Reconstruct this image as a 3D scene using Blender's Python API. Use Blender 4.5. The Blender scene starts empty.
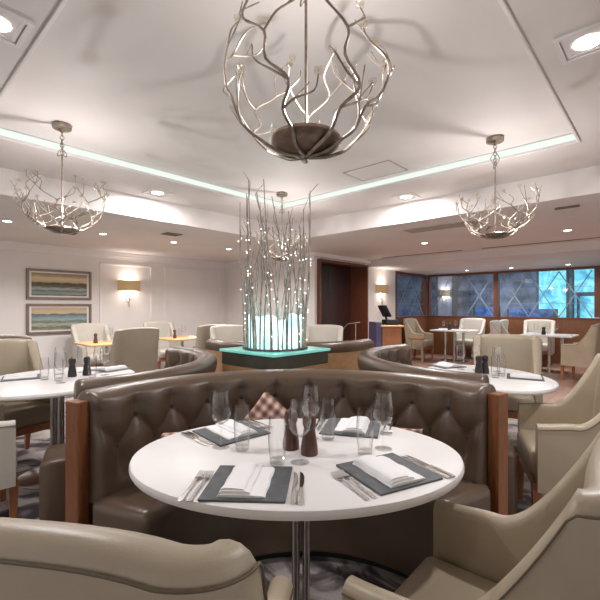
import bpy, bmesh, math, random
from mathutils import Vector, Matrix
R_ = random.Random(7)
PI = math.pi
scene = bpy.context.scene
COL = scene.collection
# ------------------------------------------------------------------ frame of reference
F, HY, HC = 405.0, 307.0, 1.30                      # focal length (px), horizon row, eye height
RA = math.radians(47.5)                             # the room's long axis against world X
AX = Vector((math.cos(RA), math.sin(RA), 0)); BX = Vector((-math.sin(RA), math.cos(RA), 0))
def W(a, b, z=0.0): return AX * a + BX * b + Vector((0, 0, z))

# ------------------------------------------------------------------ materials
def nodes_of(name):
    m = bpy.data.materials.new(name); m.use_nodes = True
    nt = m.node_tree; b = nt.nodes['Principled BSDF']
    return m, nt, b
def col(c):
    def l(v):
        v /= 255.0
        return v / 12.92 if v <= .04045 else ((v + .055) / 1.055) ** 2.4
    return (l(c[0]), l(c[1]), l(c[2]), 1)
def ramp(nt, stops):
    r = nt.nodes.new('ShaderNodeValToRGB'); e = r.color_ramp.elements
    while len(e) < len(stops): e.new(.5)
    for k, (p, c) in enumerate(stops): e[k].position = p; e[k].color = col(c)
    return r
def coords(nt, kind='Object', scale=(1, 1, 1)):
    t = nt.nodes.new('ShaderNodeTexCoord'); mp = nt.nodes.new('ShaderNodeMapping')
    mp.inputs['Scale'].default_value = scale
    nt.links.new(t.outputs[kind], mp.inputs['Vector'])
    return mp.outputs['Vector']
def noise(nt, vec, scale, detail=3, rough=.5, dist=0):
    n = nt.nodes.new('ShaderNodeTexNoise'); n.inputs['Scale'].default_value = scale
    n.inputs['Detail'].default_value = detail; n.inputs['Roughness'].default_value = rough
    n.inputs['Distortion'].default_value = dist
    nt.links.new(vec, n.inputs['Vector']); return n
def bump(nt, b, h, strength=.2, dist=.01):
    bp = nt.nodes.new('ShaderNodeBump'); bp.inputs['Strength'].default_value = strength
    bp.inputs['Distance'].default_value = dist
    nt.links.new(h, bp.inputs['Height']); nt.links.new(bp.outputs['Normal'], b.inputs['Normal'])
def plain(name, c, rough=.5, metal=0.0, var=.06, scale=6, bstr=0.0, bscale=200, spec=.5, coat=0):
    m, nt, b = nodes_of(name)
    v = coords(nt)
    n = noise(nt, v, scale, 4)
    lo = tuple(max(0, x * (1 - var)) for x in c); hi = tuple(min(255, x * (1 + var)) for x in c)
    r = ramp(nt, [(.3, lo), (.7, hi)])
    nt.links.new(n.outputs['Fac'], r.inputs['Fac']); nt.links.new(r.outputs['Color'], b.inputs['Base Color'])
    b.inputs['Roughness'].default_value = rough; b.inputs['Metallic'].default_value = metal
    b.inputs['Specular IOR Level'].default_value = spec
    if coat: b.inputs['Coat Weight'].default_value = coat; b.inputs['Coat Roughness'].default_value = .15
    if bstr:
        n2 = noise(nt, v, bscale, 3); bump(nt, b, n2.outputs['Fac'], bstr, .002)
    return m
def emit(name, c, s):
    m, nt, b = nodes_of(name)
    b.inputs['Base Color'].default_value = col(c); b.inputs['Emission Color'].default_value = col(c)
    b.inputs['Emission Strength'].default_value = s
    return m
def wood(name, c1, c2, rough=.35, scale=(3, 3, .6), plank=None):
    m, nt, b = nodes_of(name)
    v = coords(nt, 'Object', scale)
    n = noise(nt, v, 9, 6, .6, 1.2)
    r = ramp(nt, [(.3, c1), (.7, c2)])
    nt.links.new(n.outputs['Fac'], r.inputs['Fac'])
    out = r.outputs['Color']
    if plank:
        br = nt.nodes.new('ShaderNodeTexBrick')
        nt.links.new(coords(nt, 'Object', (1, 1, 1)), br.inputs['Vector'])
        br.inputs['Scale'].default_value = 1.0
        br.inputs['Brick Width'].default_value = plank[0]; br.inputs['Row Height'].default_value = plank[1]
        br.inputs['Mortar Size'].default_value = .003
        br.inputs['Color1'].default_value = (1, 1, 1, 1); br.inputs['Color2'].default_value = (.72, .72, .72, 1)
        br.inputs['Mortar'].default_value = (.35, .35, .35, 1)
        mx = nt.nodes.new('ShaderNodeMix'); mx.data_type = 'RGBA'; mx.blend_type = 'MULTIPLY'
        mx.inputs['Factor'].default_value = 1
        nt.links.new(out, mx.inputs['A']); nt.links.new(br.outputs['Color'], mx.inputs['B'])
        out = mx.outputs['Result']
    nt.links.new(out, b.inputs['Base Color'])
    b.inputs['Roughness'].default_value = rough
    return m
def clear_glass(name, tint=(255, 255, 255), refl=1.2, fac_min=.035, rim=1.0):
    """thin clear glass: light passes straight through, the surface mirrors by its Fresnel factor"""
    m = bpy.data.materials.new(name); m.use_nodes = True; nt = m.node_tree; nt.nodes.clear()
    o = nt.nodes.new('ShaderNodeOutputMaterial'); mx = nt.nodes.new('ShaderNodeMixShader')
    t = nt.nodes.new('ShaderNodeBsdfTransparent'); t.inputs['Color'].default_value = col(tint)
    g = nt.nodes.new('ShaderNodeBsdfGlossy'); g.inputs['Roughness'].default_value = .03
    lw = nt.nodes.new('ShaderNodeLayerWeight'); lw.inputs['Blend'].default_value = .28
    mr = nt.nodes.new('ShaderNodeMapRange')
    mr.inputs['To Min'].default_value = fac_min; mr.inputs['To Max'].default_value = .75 * refl
    pw = nt.nodes.new('ShaderNodeMath'); pw.operation = 'POWER'; pw.inputs[1].default_value = 1.8
    if rim < 1:
        p3 = nt.nodes.new('ShaderNodeMath'); p3.operation = 'POWER'; p3.inputs[1].default_value = 3.0
        rm = nt.nodes.new('ShaderNodeMix'); rm.data_type = 'RGBA'; rm.inputs['A'].default_value = col(tint); rm.inputs['B'].default_value = (rim, rim, rim, 1)
        nt.links.new(lw.outputs['Facing'], p3.inputs[0]); nt.links.new(p3.outputs[0], rm.inputs['Factor']); nt.links.new(rm.outputs['Result'], t.inputs['Color'])
    nt.links.new(lw.outputs['Facing'], pw.inputs[0]); nt.links.new(pw.outputs[0], mr.inputs['Value'])
    nt.links.new(mr.outputs['Result'], mx.inputs['Fac'])
    nt.links.new(t.outputs[0], mx.inputs[1]); nt.links.new(g.outputs[0], mx.inputs[2]); nt.links.new(mx.outputs[0], o.inputs[0])
    return m

M = {}
M['wall'] = plain('cream wall paint', (223, 217, 213), .6, var=.015, scale=2)
M['ceiling'] = plain('ceiling paint', (221, 214, 211), .6, var=.02, scale=1.5)
M['trim'] = plain('white satin trim', (226, 220, 219), .45, var=.01)
M['booth'] = plain('brown leather', (86, 69, 55), .33, var=.08, scale=5, bstr=.25, bscale=260, spec=.55)
M['button'] = plain('pit-shaded leather button', (48, 38, 31), .4)  # booth buttons coloured dark to carry the shade of the tuft pits
M['shell'] = wood('tan booth veneer', (150, 116, 84), (172, 138, 104), .4, (1.2, 1.2, 2.5))
M['post'] = wood('walnut post', (108, 65, 38), (142, 89, 54), .32, (14, 14, .9))
M['chair'] = plain('beige leather', (166, 152, 131), .38, var=.04, scale=4, bstr=.15, bscale=300)
M['chair_white'] = plain('cream leather', (192, 185, 174), .42, var=.03, scale=4, bstr=.12, bscale=300)
M['chair_tan'] = plain('taupe leather', (142, 130, 113), .45, var=.04, scale=4, bstr=.12, bscale=300)
M['piping'] = plain('dark seam piping', (96, 82, 64), .6)
M['leg'] = wood('chestnut leg', (132, 82, 52), (168, 110, 72), .35, (12, 12, 1))
M['table'] = plain('white laminate', (224, 221, 220), .4, var=.008, scale=3)
M['steel'] = plain('brushed steel', (205, 202, 198), .22, 1.0, var=.04, scale=30)
M['cutlery'] = plain('polished cutlery', (222, 220, 216), .14, 1.0, var=.02)
M['slate'] = plain('slate', (74, 77, 80), .55, var=.14, scale=22, bstr=.4, bscale=60)
M['napkin'] = plain('white linen', (232, 231, 232), .85, var=.01, bstr=.2, bscale=500)
M['glass'] = clear_glass('clear glassware', rim=.35)
M['pane'] = clear_glass('window glass', (238, 246, 250), .55, .06)
M['mill'] = plain('walnut mill', (84, 52, 42), .35, var=.15, scale=20)
M['mill_dark'] = plain('black mill', (44, 38, 38), .35, var=.1)
M['oak'] = wood('oak top', (196, 148, 100), (218, 174, 126), .4, (6, 1.2, 6))
M['silver_branch'] = plain('silvered iron branch', (150, 139, 128), .42, .7, var=.2, scale=25)
M['bronze'] = plain('bronze bowl', (112, 96, 84), .4, .6, var=.35, scale=14)
M['twig'] = plain('grey twig', (136, 127, 122), .7, var=.25, scale=30)
M['bulb'] = emit('fairy light', (255, 246, 226), 4)
M['frost'] = None
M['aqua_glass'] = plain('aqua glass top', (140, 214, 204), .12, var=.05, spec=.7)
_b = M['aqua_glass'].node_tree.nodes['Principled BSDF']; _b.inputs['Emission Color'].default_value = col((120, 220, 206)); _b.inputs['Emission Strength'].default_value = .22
M['plinth_dark'] = plain('dark green plinth', (70, 70, 62), .3, var=.1)
M['led'] = emit('cove light', (222, 233, 224), .95); M['led'].node_tree.nodes['Principled BSDF'].inputs['Base Color'].default_value = (.05, .05, .05, 1)
M['lens'] = emit('lamp lens', (255, 250, 244), 14)
M['shade'] = plain('linen shade', (178, 152, 112), .8, var=.05, scale=40)
_b = M['shade'].node_tree.nodes['Principled BSDF']; _b.inputs['Emission Color'].default_value = col((190, 156, 108)); _b.inputs['Emission Strength'].default_value = .2
M['door_wood'] = wood('dark door veneer', (44, 27, 26), (66, 40, 36), .35, (7, 7, .5))
M['red_wood'] = wood('mahogany', (88, 48, 32), (116, 68, 46), .35, (7, 7, .6))
M['wainscot'] = wood('cherry wainscot', (100, 63, 42), (130, 86, 58), .35, (6, 6, .6))
M['black'] = plain('black plastic', (24, 24, 27), .4)
M['dark_metal'] = plain('dark vent', (96, 88, 82), .6)
M['pillow'] = None
M['blue_lit'] = plain('blue light on stand side', (78, 70, 104), .5)  # violet colour stands in for blue light falling on the stand's side
M['crystal'] = clear_glass('crystal blossom', (255, 252, 246), 1.3, .14)

def aqua_frost():
    m, nt, b = nodes_of('lit frosted glass')
    v = coords(nt, 'Object', (1, 1, 1)); n = noise(nt, v, 7, 3)
    r = ramp(nt, [(.25, (150, 226, 222)), (.7, (222, 250, 246))])
    nt.links.new(n.outputs['Fac'], r.inputs['Fac'])
    nt.links.new(r.outputs['Color'], b.inputs['Emission Color']); nt.links.new(r.outputs['Color'], b.inputs['Base Color'])
    b.inputs['Emission Strength'].default_value = 1.05
    return m
M['frost'] = aqua_frost()
def plaid():
    m, nt, b = nodes_of('plaid wool')
    v = coords(nt, 'Object', (1, 1, 1))
    sx = nt.nodes.new('ShaderNodeSeparateXYZ'); nt.links.new(v, sx.inputs[0])
    outs = []
    for ax in ('X', 'Z'):
        k = nt.nodes.new('ShaderNodeMath'); k.operation = 'MULTIPLY'; k.inputs[1].default_value = 135
        nt.links.new(sx.outputs[ax], k.inputs[0])
        s = nt.nodes.new('ShaderNodeMath'); s.operation = 'SINE'; nt.links.new(k.outputs[0], s.inputs[0]); outs.append(s)
    ad = nt.nodes.new('ShaderNodeMath'); nt.links.new(outs[0].outputs[0], ad.inputs[0]); nt.links.new(outs[1].outputs[0], ad.inputs[1])
    mr = nt.nodes.new('ShaderNodeMapRange'); mr.inputs['From Min'].default_value = -2; mr.inputs['From Max'].default_value = 2
    nt.links.new(ad.outputs[0], mr.inputs['Value'])
    r = ramp(nt, [(0, (84, 58, 54)), (.35, (134, 98, 88)), (.6, (168, 136, 122)), (.95, (206, 184, 170))])
    nt.links.new(mr.outputs['Result'], r.inputs['Fac']); nt.links.new(r.outputs['Color'], b.inputs['Base Color'])
    b.inputs['Roughness'].default_value = .9
    return m
M['pillow'] = plaid()
def carpet():
    m, nt, b = nodes_of('patterned carpet')
    v = coords(nt)
    n = noise(nt, v, 2.6, 3, .55, 1.6)
    r = ramp(nt, [(.36, (72, 67, 70)), (.44, (112, 104, 104)), (.5, (164, 154, 150)), (.62, (186, 177, 172)), (.7, (124, 116, 118))])
    nt.links.new(n.outputs['Fac'], r.inputs['Fac'])
    n2 = noise(nt, v, 90, 2)
    mx = nt.nodes.new('ShaderNodeMix'); mx.data_type = 'RGBA'; mx.blend_type = 'MULTIPLY'; mx.inputs['Factor'].default_value = .5
    nt.links.new(r.outputs['Color'], mx.inputs['A']); nt.links.new(n2.outputs['Color'], mx.inputs['B'])
    nt.links.new(mx.outputs['Result'], b.inputs['Base Color'])
    b.inputs['Roughness'].default_value = 1; b.inputs['Specular IOR Level'].default_value = .1
    bump(nt, b, n2.outputs['Fac'], .5, .004)
    return m
M['carpet'] = carpet()
M['woodfloor'] = wood('oak floor', (150, 116, 100), (184, 150, 132), .3, (1.2, 10, 1), (1.2, .14))
def art(name, stops, amp):
    m, nt, b = nodes_of(name)
    t = nt.nodes.new('ShaderNodeTexCoord'); sx = nt.nodes.new('ShaderNodeSeparateXYZ'); nt.links.new(t.outputs['Generated'], sx.inputs[0])
    mp = nt.nodes.new('ShaderNodeMapping'); mp.inputs['Scale'].default_value = (2.2, 1, 7); nt.links.new(t.outputs['Generated'], mp.inputs['Vector'])
    n = noise(nt, mp.outputs['Vector'], 2.4, 6, .62, .6)
    k = nt.nodes.new('ShaderNodeMath'); k.operation = 'MULTIPLY_ADD'; k.inputs[1].default_value = amp; k.inputs[2].default_value = -amp / 2
    nt.links.new(n.outputs['Fac'], k.inputs[0])
    a = nt.nodes.new('ShaderNodeMath'); nt.links.new(sx.outputs['Z'], a.inputs[0]); nt.links.new(k.outputs[0], a.inputs[1])
    r = ramp(nt, stops); nt.links.new(a.outputs[0], r.inputs['Fac']); nt.links.new(r.outputs['Color'], b.inputs['Base Color'])
    b.inputs['Roughness'].default_value = .6
    return m
M['art1'] = art('seascape bands', [(.0, (84, 82, 62)), (.12, (142, 150, 142)), (.22, (88, 108, 104)), (.3, (164, 172, 164)), (.4, (92, 88, 64)), (.56, (70, 66, 46)), (.62, (190, 168, 132)), (.78, (206, 190, 160)), (.9, (160, 140, 108)), (1, (134, 120, 100))], .28)
M['art2'] = art('shore dunes', [(.0, (150, 150, 130)), (.12, (84, 92, 76)), (.24, (170, 170, 152)), (.36, (98, 110, 98)), (.46, (150, 166, 164)), (.62, (108, 130, 134)), (.7, (84, 96, 104)), (.76, (196, 176, 142)), (1, (180, 156, 122))], .42)

# ------------------------------------------------------------------ mesh helpers
def new_bm(): return bmesh.new()
def bm_box(bm, c, s, bev=0.0, seg=2, rz=0.0, taper=None):
    r = bmesh.ops.create_cube(bm, size=1.0); vs = r['verts']
    for v in vs:
        v.co = Vector((v.co.x * s[0], v.co.y * s[1], v.co.z * s[2]))
        if taper and v.co.z < 0: v.co.x *= taper; v.co.y *= taper
    if bev > 0:
        es = list({e for v in vs for e in v.link_edges})
        g = bmesh.ops.bevel(bm, geom=es, offset=bev, segments=seg, affect='EDGES', profile=.5)
        vs = list({v for f in g['faces'] for v in f.verts} | {v for v in vs if v.is_valid})
    mt = Matrix.Translation(Vector(c)) @ Matrix.Rotation(rz, 4, 'Z')
    for v in vs: v.co = mt @ v.co
    return vs
def bm_tube(bm, pts, rad, n=8, cap=True):
    pts = [Vector(p) for p in pts]
    if not hasattr(rad, '__len__'): rad = [rad] * len(pts)
    rings = []; up = None
    for i, p in enumerate(pts):
        t = (pts[min(i + 1, len(pts) - 1)] - pts[max(i - 1, 0)]).normalized()
        if up is None:
            up = Vector((0, 0, 1)) if abs(t.z) < .9 else Vector((1, 0, 0))
        s = t.cross(up)
        if s.length < 1e-6: s = t.orthogonal()
        s.normalize(); up = s.cross(t).normalized()
        rings.append([bm.verts.new(p + (s * math.cos(2 * PI * k / n) + up * math.sin(2 * PI * k / n)) * rad[i]) for k in range(n)])
    for a, b in zip(rings, rings[1:]):
        for k in range(n): bm.faces.new((a[k], a[(k + 1) % n], b[(k + 1) % n], b[k]))
    if cap:
        bm.faces.new(list(reversed(rings[0]))); bm.faces.new(rings[-1])
def bm_lathe(bm, prof, n=24, c=(0, 0, 0), sx=1.0, sy=1.0):
    c = Vector(c); rings = []
    for r, z in prof:
        if r < 1e-6: rings.append([bm.verts.new(c + Vector((0, 0, z)))])
        else: rings.append([bm.verts.new(c + Vector((sx * r * math.cos(2 * PI * k / n), sy * r * math.sin(2 * PI * k / n), z))) for k in range(n)])
    for a, b in zip(rings, rings[1:]):
        if len(a) == 1 and len(b) == 1: continue
        for k in range(n):
            q = (k + 1) % n
            if len(a) == 1: bm.faces.new((a[0], b[k], b[q]))
            elif len(b) == 1: bm.faces.new((a[k], a[q], b[0]))
            else: bm.faces.new((a[k], a[q], b[q], b[k]))
def bm_sweep(bm, rows, close=False, cap=True):
    """rows: list of equally long vertex lists (a profile per step)"""
    vr = [[bm.verts.new(Vector(p)) for p in row] for row in rows]
    n = len(vr[0]); m = n if close else n - 1
    for a, b in zip(vr, vr[1:]):
        for k in range(m):
            q = (k + 1) % n
            bm.faces.new((a[k], b[k], b[q], a[q]))
    if cap and close:
        bm.faces.new(vr[0]); bm.faces.new(list(reversed(vr[-1])))
def torus(bm, c, R, r, axis='Z', n=18, m=6, sx=1, sy=1):
    pts = []
    for k in range(n + 1):
        t = 2 * PI * k / n; x, y = R * math.cos(t) * sx, R * math.sin(t) * sy
        p = {'Z': (x, y, 0), 'Y': (x, 0, y), 'X': (0, x, y)}[axis]
        pts.append(Vector(c) + Vector(p))
    bm_tube(bm, pts, r, m, cap=False)
def obj(name, bm, mat, parent=None, smooth=True, loc=None, rz=0.0, angle=.7):
    bmesh.ops.remove_doubles(bm, verts=bm.verts, dist=1e-6)
    bmesh.ops.recalc_face_normals(bm, faces=bm.faces)
    me = bpy.data.meshes.new(name); bm.to_mesh(me); bm.free()
    if smooth:
        me.shade_smooth()
        try: me.set_sharp_from_angle(angle=angle)
        except Exception: pass
    me.materials.append(mat)
    o = bpy.data.objects.new(name, me); COL.objects.link(o)
    if parent is not None: o.parent = parent
    if loc is not None: o.location = loc
    if rz: o.rotation_euler = (0, 0, rz)
    return o
def tag(o, label, cat, group=None, kind=None):
    if label: o['label'] = label
    if cat: o['category'] = cat
    if group: o['group'] = group
    if kind: o['kind'] = kind
    return o
def thing(name, label, cat, loc=(0, 0, 0), rz=0.0, group=None):
    o = bpy.data.objects.new(name, None); COL.objects.link(o)
    o.empty_display_size = .1
    o.location = loc; o.rotation_euler = (0, 0, rz)
    return tag(o, label, cat, group)
def kids(o): return [c for c in bpy.data.objects if c.parent == o]
def dup(root, label, loc, rz=0.0, group=None, mats=None):
    def cp(o, parent):
        c = o.copy(); COL.objects.link(c)
        c.parent = parent
        for ch in KID[o.name]: cp(ch, c)
        return c
    def reg(o):
        KID[o.name] = kids(o)
        for ch in KID[o.name]: reg(ch)
    if root.name not in KID: reg(root)
    r = cp(root, None)
    r.location = loc; r.rotation_euler = (0, 0, rz); r['label'] = label
    if group: r['group'] = group
    return r
KID = {}
def struct(name, bm, mat, room=True, parent=None, smooth=False):
    o = obj(name, bm, mat, parent, smooth=smooth, rz=RA if (room and parent is None) else 0)
    if parent is None: o['kind'] = 'structure'
    return o
def rbox(bm, a0, a1, b0, b1, z0, z1, bev=0):
    return bm_box(bm, ((a0 + a1) / 2, (b0 + b1) / 2, (z0 + z1) / 2), (abs(a1 - a0), abs(b1 - b0), abs(z1 - z0)), bev)

# ------------------------------------------------------------------ camera
cam = bpy.data.cameras.new('camera'); co = bpy.data.objects.new('camera', cam); COL.objects.link(co)
co.location = (0, 0, HC); co.rotation_euler = (PI / 2, 0, 0)
cam.sensor_width = 36; cam.lens = 36 * F / 600; cam.shift_y = (HY - 300) / 600; cam.clip_start = .02
scene.camera = co

# ------------------------------------------------------------------ room shell (local x = a, local y = b)
ZS, ZL, ZT, ZW = 2.35, 2.60, 2.67, 2.20
LB, RAa, DB, WA = 7.89, 5.93, 5.05, 10.77
AO0, AO1, BO0, BO1 = -.3, 4.6, -.3, 4.6          # outer step of the ceiling tray
AI0, AI1, BI0, BI1 = .6, 3.8, .54, 3.77          # inner step of the tray
NA, NB = -4.0, -4.0                              # near limits
bm = new_bm(); rbox(bm, NA, 5.4, NB, LB + .1, -.05, 0); struct('floor', bm, M['carpet'])
bm = new_bm(); rbox(bm, 5.4, WA + .1, NB, LB + .1, -.05, 0); struct('floor_wood', bm, M['woodfloor'])
bm = new_bm(); rbox(bm, NA, RAa + .12, LB, LB + .12, 0, 2.75); struct('wall_left', bm, M['wall'])
bm = new_bm(); rbox(bm, RAa, RAa + .12, DB + .12, LB, 0, 2.75); struct('wall_back', bm, M['wall'])
D0, D1, DZ = 6.0, 7.69, 2.23
bm = new_bm()
rbox(bm, RAa, D0, DB, DB + .12, 0, 2.75); rbox(bm, D0, D1, DB, DB + .12, DZ, 2.75); rbox(bm, D1, 9.02, DB, DB + .12, 0, 2.75)
rbox(bm, 9.02, WA, DB, DB + .12, 2.19, 2.75)
struct('wall_door', bm, M['wall'])
bm = new_bm(); rbox(bm, WA, WA + .12, NB, DB + .12, 2.19, 2.75); rbox(bm, WA, WA + .12, NB, -1.05, 1.02, 2.19); struct('wall_right', bm, M['wall'])
bm = new_bm(); rbox(bm, WA - .01, WA + .12, NB, DB, 0, 1.02); rbox(bm, 9.02, WA, DB - .01, DB + .12, 0, 1.02); struct('wall_wainscot', bm, M['wainscot'])
# ceilings
bm = new_bm()
CA1 = 7.8
rbox(bm, NA, AO0, NB, LB, ZS, 2.8); rbox(bm, AO1, CA1, NB, LB, ZS, 2.8)
rbox(bm, AO0, AO1, NB, BO0, ZS, 2.8); rbox(bm, AO0, AO1, BO1, LB, ZS, 2.8)
struct('ceiling', bm, M['ceiling'])
bm = new_bm(); rbox(bm, CA1, WA + .1, NB, DB + .1, ZW, 2.8); struct('ceiling_bulkhead', bm, M['ceiling'])
bm = new_bm()
rbox(bm, AO0, AI0, BO0, BO1, ZL, 2.8); rbox(bm, AI1, AO1, BO0, BO1, ZL, 2.8)
rbox(bm, AI0, AI1, BO0, BI0, ZL, 2.8); rbox(bm, AI0, AI1, BI1, BO1, ZL, 2.8)
struct('ceiling_step', bm, M['ceiling'])
bm = new_bm(); rbox(bm, AI0, AI1, BI0, BI1, ZT, 2.8); struct('ceiling_tray', bm, M['ceiling'])
# cove light strips
for k, (a0, a1, b0, b1) in enumerate(((AI1 - .012, AI1, BI0, BI1), (AI0, AI1 - .012, BI1 - .012, BI1))):
    bm = new_bm(); rbox(bm, a0, a1, b0, b1, ZL + .012, ZT - .012); o = obj('cove_light', bm, M['led'], smooth=False, rz=RA)
    tag(o, ('pale aqua light strip along the tray edge facing the windows', 'pale aqua light strip along the tray edge facing the pictures')[k], 'light strip', 'ceiling cove light strips')
# tray edge highlight, crown, panel trims
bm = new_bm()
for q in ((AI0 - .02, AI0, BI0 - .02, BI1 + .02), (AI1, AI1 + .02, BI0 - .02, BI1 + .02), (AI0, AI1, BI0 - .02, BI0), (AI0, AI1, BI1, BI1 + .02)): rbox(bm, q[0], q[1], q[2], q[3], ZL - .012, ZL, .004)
struct('tray_highlight_bead', bm, M['trim'])  # white bead added to draw a highlight line along the tray edges
bm = new_bm()
def crown(bm, a0, a1, b0, b1): rbox(bm, a0, a1, b0, b1, ZS - .05, ZS)
rbox(bm, NA, RAa, LB - .10, LB, ZS - .035, ZS); rbox(bm, NA, RAa, LB - .06, LB, ZS - .08, ZS - .035); rbox(bm, NA, RAa, LB - .03, LB, ZS - .13, ZS - .08)
struct('trim_1', bm, M['trim'])
bm = new_bm(); rbox(bm, RAa - .06, RAa, DB, LB - .06, ZS - .08, ZS); rbox(bm, RAa - .03, RAa, DB, LB, ZS - .13, ZS - .08); struct('trim_2', bm, M['trim'])
bm = new_bm(); rbox(bm, RAa - .06, 9.02, DB - .06, DB, ZS - .08, ZS); struct('trim_3', bm, M['trim'])
def panel(name, a0, a1, z0, z1):
    bm = new_bm(); t = .035
    for q in ((a0, a1, z1 - t, z1), (a0, a1, z0, z0 + t), (a0, a0 + t, z0, z1), (a1 - t, a1, z0, z1)):
        rbox(bm, q[0], q[1], LB - .022, LB, q[2], q[3], .006)
    struct(name, bm, M['trim'])
panel('trim_4', 3.05, 4.09, .35, 2.14); panel('trim_5', 4.36, 5.80, .35, 2.14); panel('trim_6', -.6, 1.35, .35, 2.14)
bm = new_bm(); rbox(bm, NA, RAa, LB - .018, LB, 0, .14); struct('baseboard_left', bm, M['trim'])
bm = new_bm(); rbox(bm, RAa - .018, RAa, DB, LB - .02, 0, .14); struct('baseboard_back', bm, M['trim'])
# access hatch, slots, grilles
def ceil_thing(name, label, cat, a, b, z, sa, sb, mat, t=.006, frame=None, group=None):
    r = thing(name, label, cat, W(a, b, z), RA, group)
    bm = new_bm(); bm_box(bm, (0, 0, -t / 2), (sa, sb, t)); obj('panel', bm, mat, r, smooth=False)
    if frame:
        bm = new_bm(); w = .01
        for q in ((0, sb / 2, sa + w, w), (0, -sb / 2, sa + w, w), (sa / 2, 0, w, sb + w), (-sa / 2, 0, w, sb + w)):
            bm_box(bm, (q[0], q[1], -t / 2), (q[2], q[3], t + .006))
        obj('frame', bm, frame, r, smooth=False)
    return r
ceil_thing('ceiling_hatch', 'flat white access hatch in the tray ceiling beside the cove light', 'hatch', 3.52, 2.2, ZT, .36, .52, M['ceiling'], .003, plain('hatch edge', (176, 168, 162), .6))
ceil_thing('air_grille', 'wide pale grey return air grille in the lower ceiling', 'grille', 5.15, 2.2, ZS, .3, 1.0, plain('grille grey', (168, 158, 150), .6), .008)
ceil_thing('slot_diffuser', 'long thin dark slot diffuser running beside the window bulkhead', 'slot vent', 7.55, 1.4, ZS, .05, 2.2, M['dark_metal'], .006)
ceil_thing('slot_diffuser', 'long thin dark slot diffuser nearest the reception stand', 'slot vent', 7.55, 3.7, ZS, .05, 1.7, M['dark_metal'], .006)
ceil_thing('air_vent', 'small dark square vent beside downlight above the pictures', 'vent', 2.0, 6.25, ZS, .22, .22, M['dark_metal'], .012, M['trim'])
ceil_thing('air_vent', 'flush dark vent in the left lower ceiling between two downlights', 'vent', 3.05, 5.3, ZS, .24, .2, M['dark_metal'], .008)
ceil_thing('track_bracket', 'dark metal bracket on the lower ceiling past right chandelier', 'bracket', 5.0, .8, ZS, .03, .22, M['dark_metal'], .02)
r = thing('ceiling_speaker', 'round grey ceiling speaker at the right edge above windows', 'speaker', W(5.05, .35, ZS), RA)
bm = new_bm(); bm_lathe(bm, [(.0, -.012), (.085, -.012), (.10, 0)], 24); obj('grille', bm, plain('speaker grille', (150, 150, 168), .6), r)

# ------------------------------------------------------------------ lights
def area(loc, size, power, color=(1, .975, .965), rot=(0, 0, 0), spread=2.6, shape='DISK'):
    l = bpy.data.lights.new('lamp', 'AREA'); l.shape = shape; l.size = size; l.energy = power; l.color = color; l.spread = spread
    o = bpy.data.objects.new('lamp', l); COL.objects.link(o); o.location = loc; o.rotation_euler = rot; return o
def point(loc, power, r=.03, color=(1, .962, .945)):
    l = bpy.data.lights.new('bulb', 'POINT'); l.energy = power; l.shadow_soft_size = r; l.color = color
    o = bpy.data.objects.new('bulb', l); COL.objects.link(o); o.location = loc; return o
# round downlights
dl = thing('downlight', 'x', 'downlight', (0, 0, 0), RA, 'round recessed downlights')
bm = new_bm(); bm_lathe(bm, [(.045, -.002), (.05, -.008), (.07, -.006), (.075, 0)], 28); obj('trim_ring', bm, M['trim'], dl)
bm = new_bm(); bm_lathe(bm, [(0, -.004), (.046, -.004)], 24); obj('lens', bm, M['lens'], dl)
spots = [(1.23, 5.97, ZS, 'round downlight above the two framed seascapes'), (2.37, 6.0, ZS, 'round downlight over the oak table by the pictures, beside square vent'),
         (3.45, 5.93, ZS, 'round downlight in front of the wall lamp on the cream wall'), (4.53, 5.9, ZS, 'round downlight in front of cream wall corner, just left of twigs'),
         (6.28, 2.98, ZS, 'round downlight beyond the grey air grille'), (6.54, 1.04, ZS, 'round downlight in front of the thin slot, near the right edge'),
         (10.1, 3.7, ZW, 'round downlight above the pale pillar window'), (10.1, 2.7, ZW, 'round downlight above the post between window pairs'), (10.1, 1.6, ZW, 'round downlight above the bright aqua window')]
for k, (a, b, z, lab) in enumerate(spots):
    o = dl if k == 0 else dup(dl, lab, W(a, b, z), RA)
    o.location = W(a, b, z); o['label'] = lab
    area(W(a, b, z - .02), .09, 21 if z > 2.3 else 12)
for a, b in ((-1.2, 5.95), (6.7, -1.2), (-2, 2), (2.4, -1.6), (7, 4)): area(W(a, b, ZS - .02), .09, 21)
# square framed downlights on the tray step
sq = thing('square_downlight', 'x', 'downlight', (0, 0, 0), RA, 'square framed downlights on the ceiling step')
bm = new_bm()
for s, t, z in ((.115, .022, .014), (.088, .016, .008)):
    for q in ((0, s, 2 * s + t, t), (0, -s, 2 * s + t, t), (s, 0, t, 2 * s - t), (-s, 0, t, 2 * s - t)): bm_box(bm, (q[0], q[1], -z / 2), (q[2], q[3], z))
obj('frame', bm, M['trim'], sq, smooth=False)
bm = new_bm(); bm_lathe(bm, [(0, -.007), (.06, -.007)], 28); obj('lens', bm, M['lens'], sq)
bm = new_bm(); bm_box(bm, (0, 0, -.002), (.16, .16, .004)); obj('plate', bm, M['ceiling'], sq, smooth=False)
for k, (a, b, lab) in enumerate(((2.41, .30, 'square framed downlight, large and bright at the upper right corner'), (.42, 2.27, 'square framed downlight cut by the upper left corner'),
                                 (2.3, 4.30, 'square downlight on the ceiling step facing the pictured wall'), (4.36, 2.3, 'square downlight on the ceiling step beside the access hatch'))):
    o = sq if k == 0 else dup(sq, lab, W(a, b, ZL), RA)
    o.location = W(a, b, ZL); o['label'] = lab
    area(W(a, b, ZL - .02), .11, 20, spread=PI)

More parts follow.
